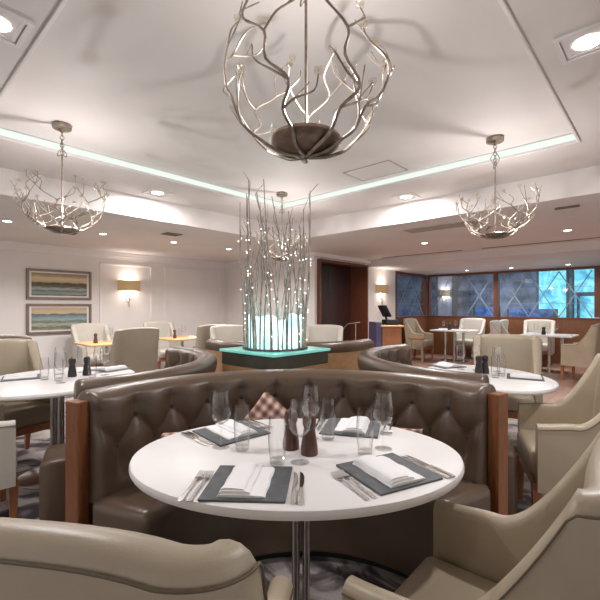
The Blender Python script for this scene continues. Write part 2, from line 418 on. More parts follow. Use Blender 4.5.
# ------------------------------------------------------------------ door recess, stairs rail
d = thing('door_1', None, None, W(D0, DB, 0), RA); d['kind'] = 'structure'
L = D1 - D0
bm = new_bm(); t = .05
bm_box(bm, (t / 2, .04, DZ / 2), (t, .22, DZ)); bm_box(bm, (L - t / 2, .04, DZ / 2), (t, .22, DZ)); bm_box(bm, (L / 2, .04, DZ - t / 2), (L - 2 * t, .22, t))
obj('frame', bm, M['red_wood'], d, smooth=False)
bm = new_bm(); bm_box(bm, (L - .02, .26, DZ / 2), (.04, .3, DZ)); bm_box(bm, (.02, .26, DZ / 2), (.04, .3, DZ)); bm_box(bm, (L / 2, .26, DZ + .02), (L, .3, .04)); obj('reveal', bm, M['red_wood'], d, smooth=False)
for k in range(2):
    bm = new_bm(); w = (L - .1) / 2
    bm_box(bm, (.05 + w * (k + .5), .40, DZ / 2), (w - .006, .05, DZ - .02), .004); obj('leaf', bm, M['door_wood'], d, smooth=False)
r = thing('handrail', 'slim pale metal handrail sloping up across the dark doorway', 'handrail', W(6.35, DB - .10, 0), RA)
bm = new_bm(); bm_tube(bm, [(0, 0, .62), (.25, 0, .78), (.50, 0, .95), (.95, 0, .97)], .018, 8); obj('rail', bm, M['steel'], r)
for x, z in ((.12, .70), (.8, .96)):
    bm = new_bm(); bm_tube(bm, [(x, 0, 0), (x, 0, z)], .012, 8); obj('post', bm, M['steel'], r)

# ------------------------------------------------------------------ windows
def window(name, length, loc, rz, bars, xs):
    r = thing(name, None, None, loc, rz); r['kind'] = 'structure'
    z0, z1, t = 1.02, 2.19, .055
    bm = new_bm()
    bm_box(bm, (length / 2, .06, z1 - t / 2 + .0), (length, .14, t)); bm_box(bm, (length / 2, .06, z0 + .02), (length, .16, .04))
    for x in [0 + t / 2, length - t / 2] + [length * q for q in bars]: bm_box(bm, (x, .06, (z0 + z1) / 2), (t, .14, z1 - z0 - .1))
    obj('frame', bm, M['red_wood'], r, smooth=False)
    bm = new_bm(); bm_box(bm, (length / 2, .06, (z0 + z1) / 2), (length - .1, .008, z1 - z0 - .1)); obj('pane', bm, M['pane'], r, smooth=False)
    bm = new_bm(); zz0, zz1 = z0 + .05, z1 - .08
    for x0, x1 in xs:
        for s in (0, 1):
            p0 = Vector((x0, .05, zz0 if s else zz1)); p1 = Vector((x1, .05, zz1 if s else zz0)); dv = p1 - p0
            nv = Vector((-dv.z, 0, dv.x)).normalized() * .011
            q = [p0 + nv, p1 + nv, p1 - nv, p0 - nv]
            f = [bm.verts.new(v) for v in q] + [bm.verts.new(v + Vector((0, .003, 0))) for v in q]
            for ix in ((0, 1, 2, 3), (4, 7, 6, 5), (0, 4, 5, 1), (1, 5, 6, 2), (2, 6, 7, 3), (3, 7, 4, 0)): bm.faces.new([f[i] for i in ix])
        for zf in (.3, .66):
            bm_box(bm, ((x0 + x1) / 2, .05, zz0 + (zz1 - zz0) * zf), (x1 - x0, .003, .008))
    obj('lattice', bm, M['etched'], r, smooth=False)
    return r
M['etched'] = plain('etched glass band', (128, 140, 152), .7)
window('window_1', 1.72, W(9.03, DB, 0), RA, [], [(.1, .85), (.85, 1.62)])
# runs along -b seen from the room: local x = -b direction, local y = +a (outside)
RW = RA - PI / 2
window('window_2', 1.80, W(WA, DB - .02, 0), RW, [], [(.1, .62), (1.05, 1.72)])
window('window_3', 2.06, W(WA, 3.23, 0), RW, [], [(.1, .72), (.72, 1.34), (1.34, 1.96)])
window('window_4', 2.15, W(WA, 1.17, 0), RW, [], [(.1, .75), (.75, 1.4), (1.4, 2.05)])

# things outside the windows
M['out_dark'] = plain('dusk facade', (112, 118, 134), .7, var=.3, scale=3)
M['out_pillar'] = plain('lilac pillar', (150, 146, 158), .7)
def lit(name, c1, c2, s, sc):
    m, nt, b = nodes_of(name); v = coords(nt, 'Object', (1, 1, 1)); n = noise(nt, v, sc, 5, .6, .8)
    r = ramp(nt, [(.32, c1), (.66, c2)]); nt.links.new(n.outputs['Fac'], r.inputs['Fac'])
    nt.links.new(r.outputs['Color'], b.inputs['Emission Color']); nt.links.new(r.outputs['Color'], b.inputs['Base Color'])
    b.inputs['Emission Strength'].default_value = s; return m
M['aqua_screen'] = lit('lit aqua screen', (40, 140, 176), (150, 232, 236), 1.1, 3.0)
M['blue_screen'] = lit('lit blue hedge', (30, 46, 86), (84, 120, 176), .6, 7)
bm = new_bm(); rbox(bm, 13.2, 13.35, -3, 7.5, -.05, 3.6); rbox(bm, 8.6, 13.2, 7.3, 7.45, -.05, 3.6); tag(obj('courtyard_wall', bm, M['out_dark'], smooth=False, rz=RA), 'dim grey courtyard wall outside behind the lattice windows', 'wall', None, 'structure')
bm = new_bm(); rbox(bm, WA + .15, 13.2, -3, 7.3, -.05, -.0); rbox(bm, 8.6, WA + .15, DB + .15, 7.3, -.05, 0); tag(obj('courtyard_ground', bm, M['out_dark'], smooth=False, rz=RA), 'dark courtyard paving outside the windows', 'ground', None, 'structure')
def outbox(name, label, cat, a, b0, b1, z0, z1, mat, t=.1, group=None):
    r = thing(name, label, cat, W(a, (b0 + b1) / 2, z0), RA, group)
    bm = new_bm(); bm_box(bm, (0, 0, (z1 - z0) / 2), (t, abs(b1 - b0), z1 - z0), .01); obj('panel', bm, mat, r, smooth=False)
    bm = new_bm()
    for y in (-.5, .5): bm_box(bm, (-.02, y * abs(b1 - b0), (z1 - z0) / 2), (t, .05, z1 - z0))
    obj('frame', bm, M['dark_metal'], r, smooth=False)
    return r
outbox('lit_screen', 'tall glowing aqua screen left of the dark bar, seen through lattice window', 'lit screen', 12.9, 2.05, 2.75, 0, 2.9, M['aqua_screen'], group='glowing aqua screens outside')
outbox('lit_screen', 'glowing aqua screen at far right behind the last window', 'lit screen', 12.9, .2, 1.92, 0, 2.9, M['aqua_screen'], group='glowing aqua screens outside')
o = outbox('pillar', 'pale lilac pillar outside the second window', 'pillar', 12.3, 4.85, 5.35, 0, 3.2, M['out_pillar'], .3)
outbox('lit_hedge', 'low blue lit hedge box below the aqua screens', 'planter', 12.2, 2.2, 3.3, 0, 1.25, M['blue_screen'], .3)
outbox('lit_hedge', 'low blue lit hedge box beside the lilac pillar', 'planter', 12.2, 3.6, 4.2, 0, 1.3, M['blue_screen'], .3)
r = thing('outdoor_canopy', 'dark horizontal canopy crossing the aqua screen outside', 'canopy', W(12.25, 1.0, 0), RA)
bm = new_bm(); bm_box(bm, (0, 0, 1.62), (.5, 1.5, .09)); obj('slab', bm, M['out_dark'], r, smooth=False)
for y in (-.72, .72):
    bm = new_bm(); bm_box(bm, (0, y, .79), (.06, .06, 1.58)); obj('post', bm, M['out_dark'], r, smooth=False)
area(W(11.6, 3.8, 2.9), .5, 40, (.85, .9, 1)); area(W(10.2, 6.3, 2.9), .5, 40, (.8, .9, 1))  # unseen lamps added to brighten the courtyard behind the panes

# ------------------------------------------------------------------ wall lamps, pictures
def sconce(label, loc, rz, w=.44):
    r = thing('wall_lamp', label, 'wall lamp', loc, rz, 'wall lamps with curved linen shades')   # local -y = into room
    bm = new_bm(); n = 14; rows = []
    for k in range(n + 1):
        t = PI * k / n; x, y = -w / 2 * math.cos(t), -.13 * math.sin(t)
        rows.append([(x, y, -.1), (x, y, .1), (x * .985, y * .96, .1), (x * .985, y * .96, -.1)])
    bm_sweep(bm, rows, close=True); obj('shade', bm, M['shade'], r)
    bm = new_bm(); bm_box(bm, (0, -.01, 0), (.1, .02, .1), .004); bm_tube(bm, [(0, -.01, 0), (0, -.07, 0)], .012); obj('backplate', bm, M['silver_branch'], r)
    bm = new_bm()
    bm_tube(bm, [(0, -.02, -.1), (.01, -.03, -.22), (-.01, -.03, -.34), (.0, -.02, -.42)], [.007, .008, .008, .005], 6)
    for s, z in ((1, -.3), (-1, -.27), (1, -.2), (-1, -.36)):
        bm_tube(bm, [(0, -.03, z), (s * .05, -.035, z + .05), (s * .07, -.03, z + .12)], [.006, .005, .003], 6)
    obj('branch_ornament', bm, M['silver_branch'], r)
    v = Matrix.Rotation(rz, 4, 'Z') @ Vector((0, -.06, 0))
    p = Vector(loc) + v
    area(p + Vector((0, 0, .04)),   .1, 3.2, (1, .9, .8), (PI, 0, 0), 3.0); area(p - Vector((0, 0, .04)), .1, 3.2, (1, .9, .8), (0, 0, 0), 3.0)
    return r
sconce('linen wall lamp on the cream panelled wall right of the pictures', W(3.61, LB, 1.72), RA)
sconce('linen wall lamp on the wall beside the dark doorway, above the stand', W(8.35, DB, 1.72), RA, .5)
sconce('small lamp on the lilac pillar outside the window', W(12.15, 5.1, 1.72), RA - PI / 2, .3)
def picture(label, a0, a1, z0, z1, artm):
    r = thing('framed_picture', label, 'picture', W((a0 + a1) / 2, LB, (z0 + z1) / 2), RA, 'framed seascapes on the cream wall')
    w, h, t = a1 - a0, z1 - z0, .04
    bm = new_bm()
    for q in ((0, h / 2 - t / 2, w, t), (0, -h / 2 + t / 2, w, t), (w / 2 - t / 2, 0, t, h - 2 * t), (-w / 2 + t / 2, 0, t, h - 2 * t)): bm_box(bm, (q[0], -.022, q[1]), (q[2], .044, q[3]), .004, 1)
    obj('frame', bm, plain('taupe frame', (124, 108, 98), .4, .2), r, smooth=False)
    bm = new_bm(); bm_box(bm, (0, -.008, 0), (w - 2 * t, .016, h - 2 * t)); obj('mount', bm, M['trim'], r, smooth=False)
    bm = new_bm(); bm_box(bm, (0, -.012, 0), (w - 2 * t - .07, .014, h - 2 * t - .05)); obj('painting', bm, artm, r, smooth=False)
picture('framed banded seascape painting, upper of the two on the wall', 1.88, 2.90, 1.43, 1.945, M['art1'])
picture('framed grassy shore painting, lower of the two on the wall', 1.88, 2.90, .84, 1.355, M['art2'])

# ------------------------------------------------------------------ booths
def arc(rr, ph, z): return Vector((rr * math.sin(ph), rr * math.cos(ph), z))
def make_booth(label, c, R, rz, h0, h1, ztop=.92, posts=(True, True), ext=(.09, .09)):
    """apex of the arc at local +Y; R = radius at the middle of the top roll; h0,h1 half angles to -x and +x (deg)"""
    r = thing('curved_booth', label, 'booth', (c[0], c[1], 0), rz, 'curved leather booths around the lit centrepiece')
    Ri = R - .07; a0, a1 = -math.radians(h0), math.radians(h1)
    # ---- tufted back
    prof = []
    zt = ztop - .06
    for k in range(30):
        z = .42 + (zt - .02 - .42) * k / 29; prof.append((Ri - .015 + .02 * k / 29, z, 1.0))
    for k in range(1, 13):
        t = PI - PI * k / 12
        prof.append((R + .005 + .07 * math.cos(t), zt + .06 * math.sin(t), max(0, 1 - k / 7)))
    prof += [(R + .07, zt - .05, 0), (R + .055, zt - .07, 0)]
    ncol = int((a1 - a0) * Ri / .0125)
    rows = []
    for i in range(ncol + 1):
        ph = a0 + (a1 - a0) * i / ncol
        e = min(i, ncol - i) / ncol * (a1 - a0) * Ri
        u = ph * Ri / .2; row = []
        ein = max(0, .018 - e) / .018
        for rr, z, wt in prof:
            v = (z - .65) / .26
            if v > .5: f = math.cos(PI * u) ** 2
            elif v < 0: f = math.sin(PI * u) ** 2
            else: f = abs(math.sin(PI * (u + v)) * math.sin(PI * (u - v)))
            f = f ** .42
            if v < -.3: f = f + (1 - f) * min(1, (-.3 - v) / .3)
            dsp = .040 * f * wt if wt >= 1 else .040 * (.75 + .25 * f) * wt
            rad = rr - dsp + (1 if rr < R else -1) * .02 * ein ** 2
            row.append(arc(rad, ph, z - .012 * ein ** 2 * (1 if z > zt else 0)))
        row += [arc(R + .04, ph, .5), arc(R + .04, ph, .42)]
        rows.append(row)
    bm = new_bm(); bm_sweep(bm, rows, close=True); bc = obj('back_cushion', bm, M['booth'], r, angle=1.2)
    # ---- buttons
    first = None; spots = []
    nmax = int(math.degrees(1) and (max(-a0, a1) * Ri / .2)) + 1
    for k in range(-nmax, nmax + 1):
        for uu, z in ((k, .65), (k + .5, .78)):
            ph = uu * .2 / Ri
            if a0 + .03 < ph < a1 - .03: spots.append((ph, z))
    for ph, z in spots:
        if first is None:
            bm = new_bm(); bm_lathe(bm, [(0, -.008), (.011, -.005), (.013, 0), (.011, .005), (0, .008)], 10); b = first = obj('button', bm, M['button'], bc)
        else:
            b = first.copy(); COL.objects.link(b); b.parent = bc
        b.location = arc(Ri - .004 + .0, ph, z); b.rotation_euler = (PI / 2, 0, -ph)
    # ---- outer shell
    rows = []
    for i in range(49):
        ph = a0 + (a1 - a0) * i / 48
        rows.append([arc(R + .03, ph, .05), arc(R + .03, ph, zt - .05), arc(R + .062, ph, zt - .05), arc(R + .062, ph, .05)])
    bm = new_bm(); bm_sweep(bm, rows, close=True); obj('back_shell', bm, M['shell'], r)
    # ---- seat
    r0, r1, z0, z1, bev = R - .41, Ri + .0, .045, .46, .045
    base = []
    for cx, cz, s in ((r0 + bev, z1 - bev, 0), (r1 - .02, z1 - .02, 1), (r1 - .02, z0 + .02, 2), (r0 + .02, z0 + .02, 3)):
        bb = bev if s == 0 else .02
        for k in range(5):
            t = PI - PI / 2 * s - PI / 2 * k / 4
            base.append((cx + bb * math.cos(t), cz + bb * math.sin(t)))
    mr, mz = (r0 + r1) / 2, (z0 + z1) / 2
    sa0, sa1 = a0 - ext[0], a1 + ext[1]
    rows = []; nn = 60; rad = .045
    ts = [0, .004, .012, .025, .045] + [None] * 0
    arcl = (sa1 - sa0) * mr
    st = ts + [.045 + (arcl - .09) * k / nn for k in range(1, nn)] + [arcl - q for q in reversed(ts)]
    for sdist in st:
        ph = sa0 + sdist / mr; e = min(sdist, arcl - sdist)
        ins = rad - math.sqrt(max(0, rad * rad - (rad - min(e, rad)) ** 2))
        row = []
        for pr, pz in base:
            row.append(arc(mr + (pr - mr) * (1 - ins / (r1 - mr)), ph, mz + (pz - mz) * (1 - ins / (z1 - mz)) if pz > mz else mz + (pz - mz)))
        rows.append(row)
    bm = new_bm(); bm_sweep(bm, rows, close=True); obj('seat', bm, M['booth'], r, angle=1.0)
    rows = []
    for i in range(41):
        ph = a0 + (a1 - a0) * i / 40
        rows.append([arc(r0 + .05, ph, 0), arc(r0 + .05, ph, z0 + .03), arc(R + .03, ph, z0 + .03), arc(R + .03, ph, 0)])
    bm = new_bm(); bm_sweep(bm, rows, close=True); obj('plinth', bm, M['black'], r)
    for on, ph, s in ((posts[0], a0, -1), (posts[1], a1, 1)):
        if not on: continue
        bm = new_bm(); bm_box(bm, (0, 0, (ztop - .04) / 2), (.055, .085, ztop - .04), .003, 1)
        o = obj('end_post', bm, M['post'], r, smooth=False)
        o.location = arc(R + .012, ph + s * .029 / R, 0); o.rotation_euler = (0, 0, -ph)
    return r
FC = (.027, 1.376)
make_booth('brown tufted leather booth curving behind the front white table', FC, 1.10, math.radians(4), 61.5, 60, ext=(.04, .06))
make_booth('brown leather booth seen from behind, around the table nearer the pictures', (-1.87, 3.13), 1.13, -PI / 2, 60, 55, .905, (True, False), (.05, .16))
make_booth('brown leather booth seen from behind, around the table nearer the windows', (1.67, 3.27), 1.12, PI / 2, 58, 60, .915, (False, True), (.14, .05))
make_booth('leather booth behind the glass centrepiece, showing only its tan back', (-.13, 5.45), 1.10, PI, 60, 60)

# ------------------------------------------------------------------ plaid cushions
def pillow(label, loc, rz, tilt, roll, s=.38):
    bm = new_bm(); n = 14; rows = []
    top = []; 
    def P(u, v, sgn):
        k = (1 - abs(u) ** 2.6) * (1 - abs(v) ** 2.6)
        pin = 1 - .06 * (1 - abs(u * v)) * 0
        return Vector((u * s / 2 * (1 - .07 * (1 - v * v) * abs(u)), sgn * .065 * max(k, 0) ** .5, v * s / 2 * (1 - .07 * (1 - u * u) * abs(v))))
    for sgn in (-1, 1):
        g = [[bm.verts.new(P(-1 + 2 * i / n, -1 + 2 * j / n, sgn)) for j in range(n + 1)] for i in range(n + 1)]
        for i in range(n):
            for j in range(n): bm.faces.new((g[i][j], g[i + 1][j], g[i + 1][j + 1], g[i][j + 1]))
    o = obj('scatter_cushion', bm, M['pillow'], angle=3)
    o.matrix_world = Matrix.Translation(loc) @ Matrix.Rotation(rz, 4, 'Z') @ Matrix.Rotation(tilt, 4, 'X') @ Matrix.Rotation(roll, 4, 'Y')
    tag(o, label, 'cushion', 'plaid scatter cushions on the front booth')
pillow('pink plaid cushion standing on its corner behind the front table, near middle', (-.17, 2.20, .658), .1, -.15, math.radians(40), .27)
pillow('plaid cushion lying low on the booth seat near the walnut post by left table', (-.58, 2.00, .582), .6, -.2, .03, .215)
pillow('plaid cushion barely showing above the front table rim, right of wine glass', (.53, 2.10, .574), -.5, -.2, -.03, .205)

# ------------------------------------------------------------------ tables
def oval_table():
    r = thing('oval_table', '', 'table', (0, 0, 0), 0, 'white oval booth tables')
    a, b, z, t = .614, .457, .75, .034
    bm = new_bm()
    prof = [(0, z - t), (.97, z - t), (.992, z - t + .004), (1.0, z - t + .012), (1.0, z - .012), (.994, z - .003), (.98, z), (0, z)]
    n = 96; rings = []
    for rr, zz in prof:
        if rr == 0: rings.append([bm.verts.new((0, 0, zz))])
        else: rings.append([bm.verts.new((a * rr * math.cos(2 * PI * k / n), b * rr * math.sin(2 * PI * k / n), zz)) for k in range(n)])
    for p, q in zip(rings, rings[1:]):
        for k in range(n):
            j = (k + 1) % n
            if len(p) == 1: bm.faces.new((p[0], q[k], q[j]))
            elif len(q) == 1: bm.faces.new((p[k], p[j], q[0]))
            else: bm.faces.new((p[k], p[j], q[j], q[k]))
    obj('tabletop', bm, M['table'], r)
    bm = new_bm(); bm_lathe(bm, [(0, 0), (.23, 0), (.235, .006), (.22, .016), (0, .02)], 40); obj('base_plate', bm, M['steel'], r)
    for dx, dy in ((-.006, -.02), (.034, .03), (.036, -.015), (-.002, .03)):
        bm = new_bm(); bm_tube(bm, [(dx, dy, .015), (dx, dy, z - t)], .0135, 14); obj('stem_tube', bm, M['steel'], r)
    bm = new_bm(); bm_lathe(bm, [(0, z - t - .012), (.12, z - t - .012), (.12, z - t), (0, z - t)], 24); obj('top_bracket', bm, M['steel'], r)
    return r
T1, T2, T3, T4 = (-.012, 1.55), (-1.87, 3.12), (1.49, 3.27), (-.13, 5.30)
tb = oval_table(); tb.location = (T1[0], T1[1], 0); tb['label'] = 'white oval table in front, laid for four, on steel tubes'
dup(tb, 'white oval table behind the walnut post, nearer the pictures', (T2[0], T2[1], 0), PI / 2).scale = (1.02, 1.2, 1)
dup(tb, 'white oval table behind the booth, nearer the windows', (T3[0], T3[1], 0), PI / 2)
dup(tb, 'white oval table hidden behind the glass centrepiece', (T4[0], T4[1], 0), 0)

ZTB = .75
def wine_glass():
    r = thing('wine_glass', '', 'wine glass', (0, 0, 0))
    bm = new_bm(); bm_lathe(bm, [(.0, .002), (.012, .003), (.033, .0015), (.034, 0), (.0, 0)], 24); obj('foot', bm, M['glass'], r)
    bm = new_bm(); bm_lathe(bm, [(.006, .002), (.0038, .012), (.0035, .05), (.0042, .085), (.009, .092)], 10); obj('stem', bm, M['glass'], r)
    bm = new_bm(); bm_lathe(bm, [(0, .090), (.012, .092), (.028, .104), (.038, .124), (.041, .145), (.038, .178), (.0325, .22), (.031, .22), (.0365, .178), (.0395, .145), (.0365, .125), (.027, .107), (.010, .096), (0, .095)], 28); obj('bowl', bm, M['glass'], r)
    return r
def tumbler():
    r = thing('tumbler', '', 'glass', (0, 0, 0))
    bm = new_bm(); bm_lathe(bm, [(0, 0), (.024, 0), (.026, .003), (.031, .06), (.032, .10), (.0285, .168), (.027, .168), (.0303, .10), (.0293, .06), (.0245, .022), (0, .02)], 28); obj('body', bm, M['glass'], r)
    bm = new_bm(); bm_lathe(bm, [(0, .004), (.0235, .004), (.0243, .012), (.0238, .018), (0, .0185)], 24); obj('base', bm, M['glass'], r)
    return r
def mill(mat):
    r = thing('pepper_mill', '', 'pepper mill', (0, 0, 0))
    bm = new_bm(); bm_lathe(bm, [(0, 0), (.031, 0), (.033, .004), (.031, .03), (.024, .075), (.021, .095), (0, .096)], 24); obj('body', bm, mat, r)
    bm = new_bm(); bm_lathe(bm, [(0, .096), (.020, .097), (.025, .11), (.026, .128), (.022, .145), (.008, .15), (0, .15)], 24); obj('head', bm, mat, r)
    bm = new_bm(); bm_lathe(bm, [(0, .15), (.006, .15), (.007, .156), (0, .16)], 12); obj('knob', bm, M['steel'], r)
    return r
def napkin():
    bm = new_bm()
    def fold(x0, x1, y0, y1, z, h, sk):
        n = 8; rows = []
        for i in range(n + 1):
            y = y0 + (y1 - y0) * i / n; row = []
            for x, zz in ((x0, z), (x0 + .004, z + h * .7), (x0 + .015, z + h), ((x0 + x1) / 2, z + h + .002), (x1 - .012, z + h), (x1 - .002, z + h * .6), (x1, z)):
                row.append((x + sk * (y - y0) + .0015 * math.sin(i * 1.7 + x * 40), y, zz + .0012 * math.sin(i * 2.1 + x * 90) * (zz > z)))
            rows.append(row)
        bm_sweep(bm, rows, close=True)
    fold(-.075, .065, -.105, .105, 0, .007, .02)
    fold(-.072, .02, -.10, .108, .0066, .009, .035)
    fold(-.066, .004, -.095, .10, .0155, .006, .05)
    return obj('napkin', bm, M['napkin'], None, angle=.8)
def placemat():
    bm = new_bm(); bm_box(bm, (0, 0, .0035), (.25, .25, .007), .0025, 2)
    for v in bm.verts: v.co.x += .0015 * math.sin(v.co.y * 60); v.co.y += .0015 * math.sin(v.co.x * 55)
    return obj('placemat', bm, M['slate'], None, smooth=False)
def fork():
    r = thing('fork', '', 'fork', (0, 0, 0))
    bm = new_bm()
    rows = [[(-w, y, z + .001), (w, y, z + .001), (w, y, z + .0035), (-w, y, z + .0035)] for y, w, z in ((-.1, .0055, .0), (-.09, .0065, .0), (-.04, .0045, .001), (.02, .003, .004), (.042, .003, .004))]
    bm_sweep(bm, rows, close=True); obj('handle', bm, M['cutlery'], r)
    bm = new_bm()
    rows = [[(-w, y, z + .001), (w, y, z + .001), (w, y, z + .003), (-w, y, z + .003)] for y, w, z in ((.04, .003, .004), (.05, .010, .002), (.062, .0115, .001))]
    bm_sweep(bm, rows, close=True)
    for k in range(4):
        x = -.0098 + .0065 * k
        bm_sweep(bm, [[(x - .0014, y, z + .001), (x + .0014, y, z + .001), (x + .0014, y, z + .0028), (x - .0014, y, z + .0028)] for y, z in ((.061, .001), (.085, .002), (.1, .006))], close=True)
    obj('head', bm, M['cutlery'], r)
    return r
def knife():
    r = thing('knife', '', 'knife', (0, 0, 0))
    bm = new_bm()
    rows = [[(-w, y, .0005), (w, y, .0005), (w, y, h), (-w, y, h)] for y, w, h in ((-.11, .006, .005), (-.1, .0075, .006), (-.03, .006, .006), (-.01, .005, .006))]
    bm_sweep(bm, rows, close=True); obj('handle', bm, M['cutlery'], r)
    bm = new_bm()
    rows = [[(-.0045, y, .001), (w, y, .0018), (w, y, .0022), (-.0045, y, .0035)] for y, w in ((-.01, .005), (.03, .0095), (.075, .0095), (.1, .005), (.112, -.003))]
    bm_sweep(bm, rows, close=True); obj('blade', bm, M['cutlery'], r)
    return r
P = dict(wine=wine_glass(), tum=tumbler(), mill=mill(M['mill']), milld=mill(M['mill_dark']), nap=napkin(), mat=placemat(), fork=fork(), knife=knife())
used = set()
CAT = dict(nap='napkin', mat='placemat')
def put(kind, label, x, y, z=ZTB, rz=0.0, group=None):
    p = P[kind]
    if kind in used: o = dup(p, label, (x, y, z), rz)
    else:
        used.add(kind); o = p; o.location = (x, y, z); o.rotation_euler = (0, 0, rz); o['label'] = label
    if kind in CAT: o['category'] = CAT[kind]
    if group: o['group'] = group
    elif 'group' in o: del o['group']
    return o
def setting(x, y, deg, where, cut=True, mats=True, tz=ZTB):
    rz = math.radians(deg); m = Matrix.Rotation(rz, 2)
    def at(dx, dy): v = m @ Vector((dx, dy)); return x + v.x, y + v.y
    put('mat', 'square dark slate placemat ' + where, x, y, tz, rz, 'slate placemats')
    px, py = at(.0, -.005); put('nap', 'folded white napkin on the slate ' + where, px, py, tz + .0071, rz, 'folded napkins')
    if cut:
        for k in range(2):
            px, py = at(-.145 - .026 * k, -.03); put('fork', ('inner steel fork ', 'outer steel fork ')[k] + where, px, py, tz + .0005, rz - .04, 'forks')
            px, py = at(.142 + .02 * k, -.02); put('knife', ('inner steel knife ', 'outer steel knife ')[k] + where, px, py, tz + .0005, rz + .03, 'knives')
setting(-.158, 1.262, -3, 'at the front of the front table')
setting(.290, 1.345, 27, 'at the right end of the front table')
setting(-.300, 1.770, 221, 'at the back left of the front table')
setting(.235, 1.840, 166, 'at the booth side of the front table')
g = 'glassware on the front table'
put('wine', 'wine glass on the front table, leftmost, standing before a slate', -.31, 1.59, group=g)
put('wine', 'wine glass on the front table directly before the walnut mills', 0, 1.435, group=g)
put('wine', 'wine glass on the front table behind the walnut mills', .045, 1.69, group=g)
put('wine', 'wine glass on the front table, rightmost, beside a tumbler', .323, 1.57, group=g)
put('tum', 'tumbler on the front table beside the leftmost wine glass', -.223, 1.56, group=g)
put('tum', 'tumbler on the front table nearest the front slate and napkin', -.08, 1.42, group=g)
put('tum', 'tumbler on the front table behind and right of the mills', .116, 1.685, group=g)
put('tum', 'tumbler on the front table beside the rightmost wine glass', .242, 1.51, group=g)
put('mill', 'walnut pepper mill on the front table, nearer of the pair', .035, 1.515, group='walnut mills on the front table')
put('mill', 'walnut pepper mill on the front table, half hidden behind wine glass', -.035, 1.575, group='walnut mills on the front table')
# table nearer the pictures
setting(-2.16, 3.14, -58, 'at the near side of the table by the pictures', False)
setting(-1.66, 3.56, 150, 'at the far end of the table by the pictures', False)
g = 'glassware on the table nearer the pictures'
for k, (kind, x, y, lab) in enumerate((('wine', -1.97, 3.32, 'wine glass by the picture-side chair at the left table'), ('wine', -1.73, 2.93, 'wine glass nearest the walnut post on the left table'),
        ('wine', -1.84, 3.42, 'wine glass at the back of the left table, in line with mills'), ('wine', -1.58, 3.28, 'wine glass nearest the booth on the left table'),
        ('wine', -1.68, 3.38, 'wine glass at the far napkin of the left table'), ('tum', -1.93, 3.06, 'tumbler among the wine glasses left of the black mills'), ('tum', -1.80, 3.02, 'tumbler in front of the black mills on the left table'),
        ('tum', -1.62, 3.16, 'tumbler beside the black mills toward the booth on left table'))): put(kind, lab, x, y, group=g)
put('milld', 'black pepper mill on the left table, left of its pair', -1.80, 3.20, group='black mills')
put('milld', 'black pepper mill on the left table, right of its pair', -1.72, 3.27, group='black mills')
# table nearer the windows
setting(1.36, 3.76, 200, 'at the far end of the table nearer the windows', False)
setting(1.755, 3.16, 62, 'at the near end of the table nearer the windows', False)
g = 'glassware on the table nearer the windows'
for kind, x, y, lab in (('wine', 1.42, 3.58, 'wine glass beside the far napkin of the right table'), ('wine', 1.53, 3.52, 'second wine glass at the far end of the right table'),
        ('wine', 1.64, 3.34, 'wine glass right of the black mills on right table'), ('wine', 1.68, 3.45, 'wine glass before the beige chair back at the right table'),
        ('tum', 1.52, 3.15, 'tumbler just right of the black mills on right table'), ('tum', 1.60, 3.22, 'tumbler between wine glass and near napkin on right table')): put(kind, lab, x, y, group=g)
put('milld', 'black pepper mill on the right table, left of its pair', 1.47, 3.33, group='black mills')
put('milld', 'black pepper mill on the right table, right of its pair', 1.535, 3.36, group='black mills')

# ------------------------------------------------------------------ upholstered armchairs
def chair_path():
    w, yf, yb, rc = .262, .23, -.22, .05
    pts = []
    n1 = 30
    for k in range(n1): pts.append((Vector((w, yf + (yb + rc - yf) * k / n1)), Vector((1, 0))))
    for k in range(12):
        t = -PI / 2 * k / 12; pts.append((Vector((w - rc + rc * math.cos(t), yb + rc + rc * math.sin(t))), Vector((math.cos(t), math.sin(t)))))
    for k in range(15):
        x = (w - rc) * (1 - 2 * k / 14); pts.append((Vector((x, yb + .012 * (1 - (x / (w - rc)) ** 2))), Vector((0, -1))))
    for k in range(1, 13):
        t = -PI / 2 - PI / 2 * k / 12; pts.append((Vector((-(w - rc) + rc * math.cos(t), yb + rc + rc * math.sin(t))), Vector((math.cos(t), math.sin(t)))))
    for k in range(1, n1 + 1): pts.append((Vector((-w, yb + rc + (yf - yb - rc) * k / n1)), Vector((-1, 0))))
    return pts
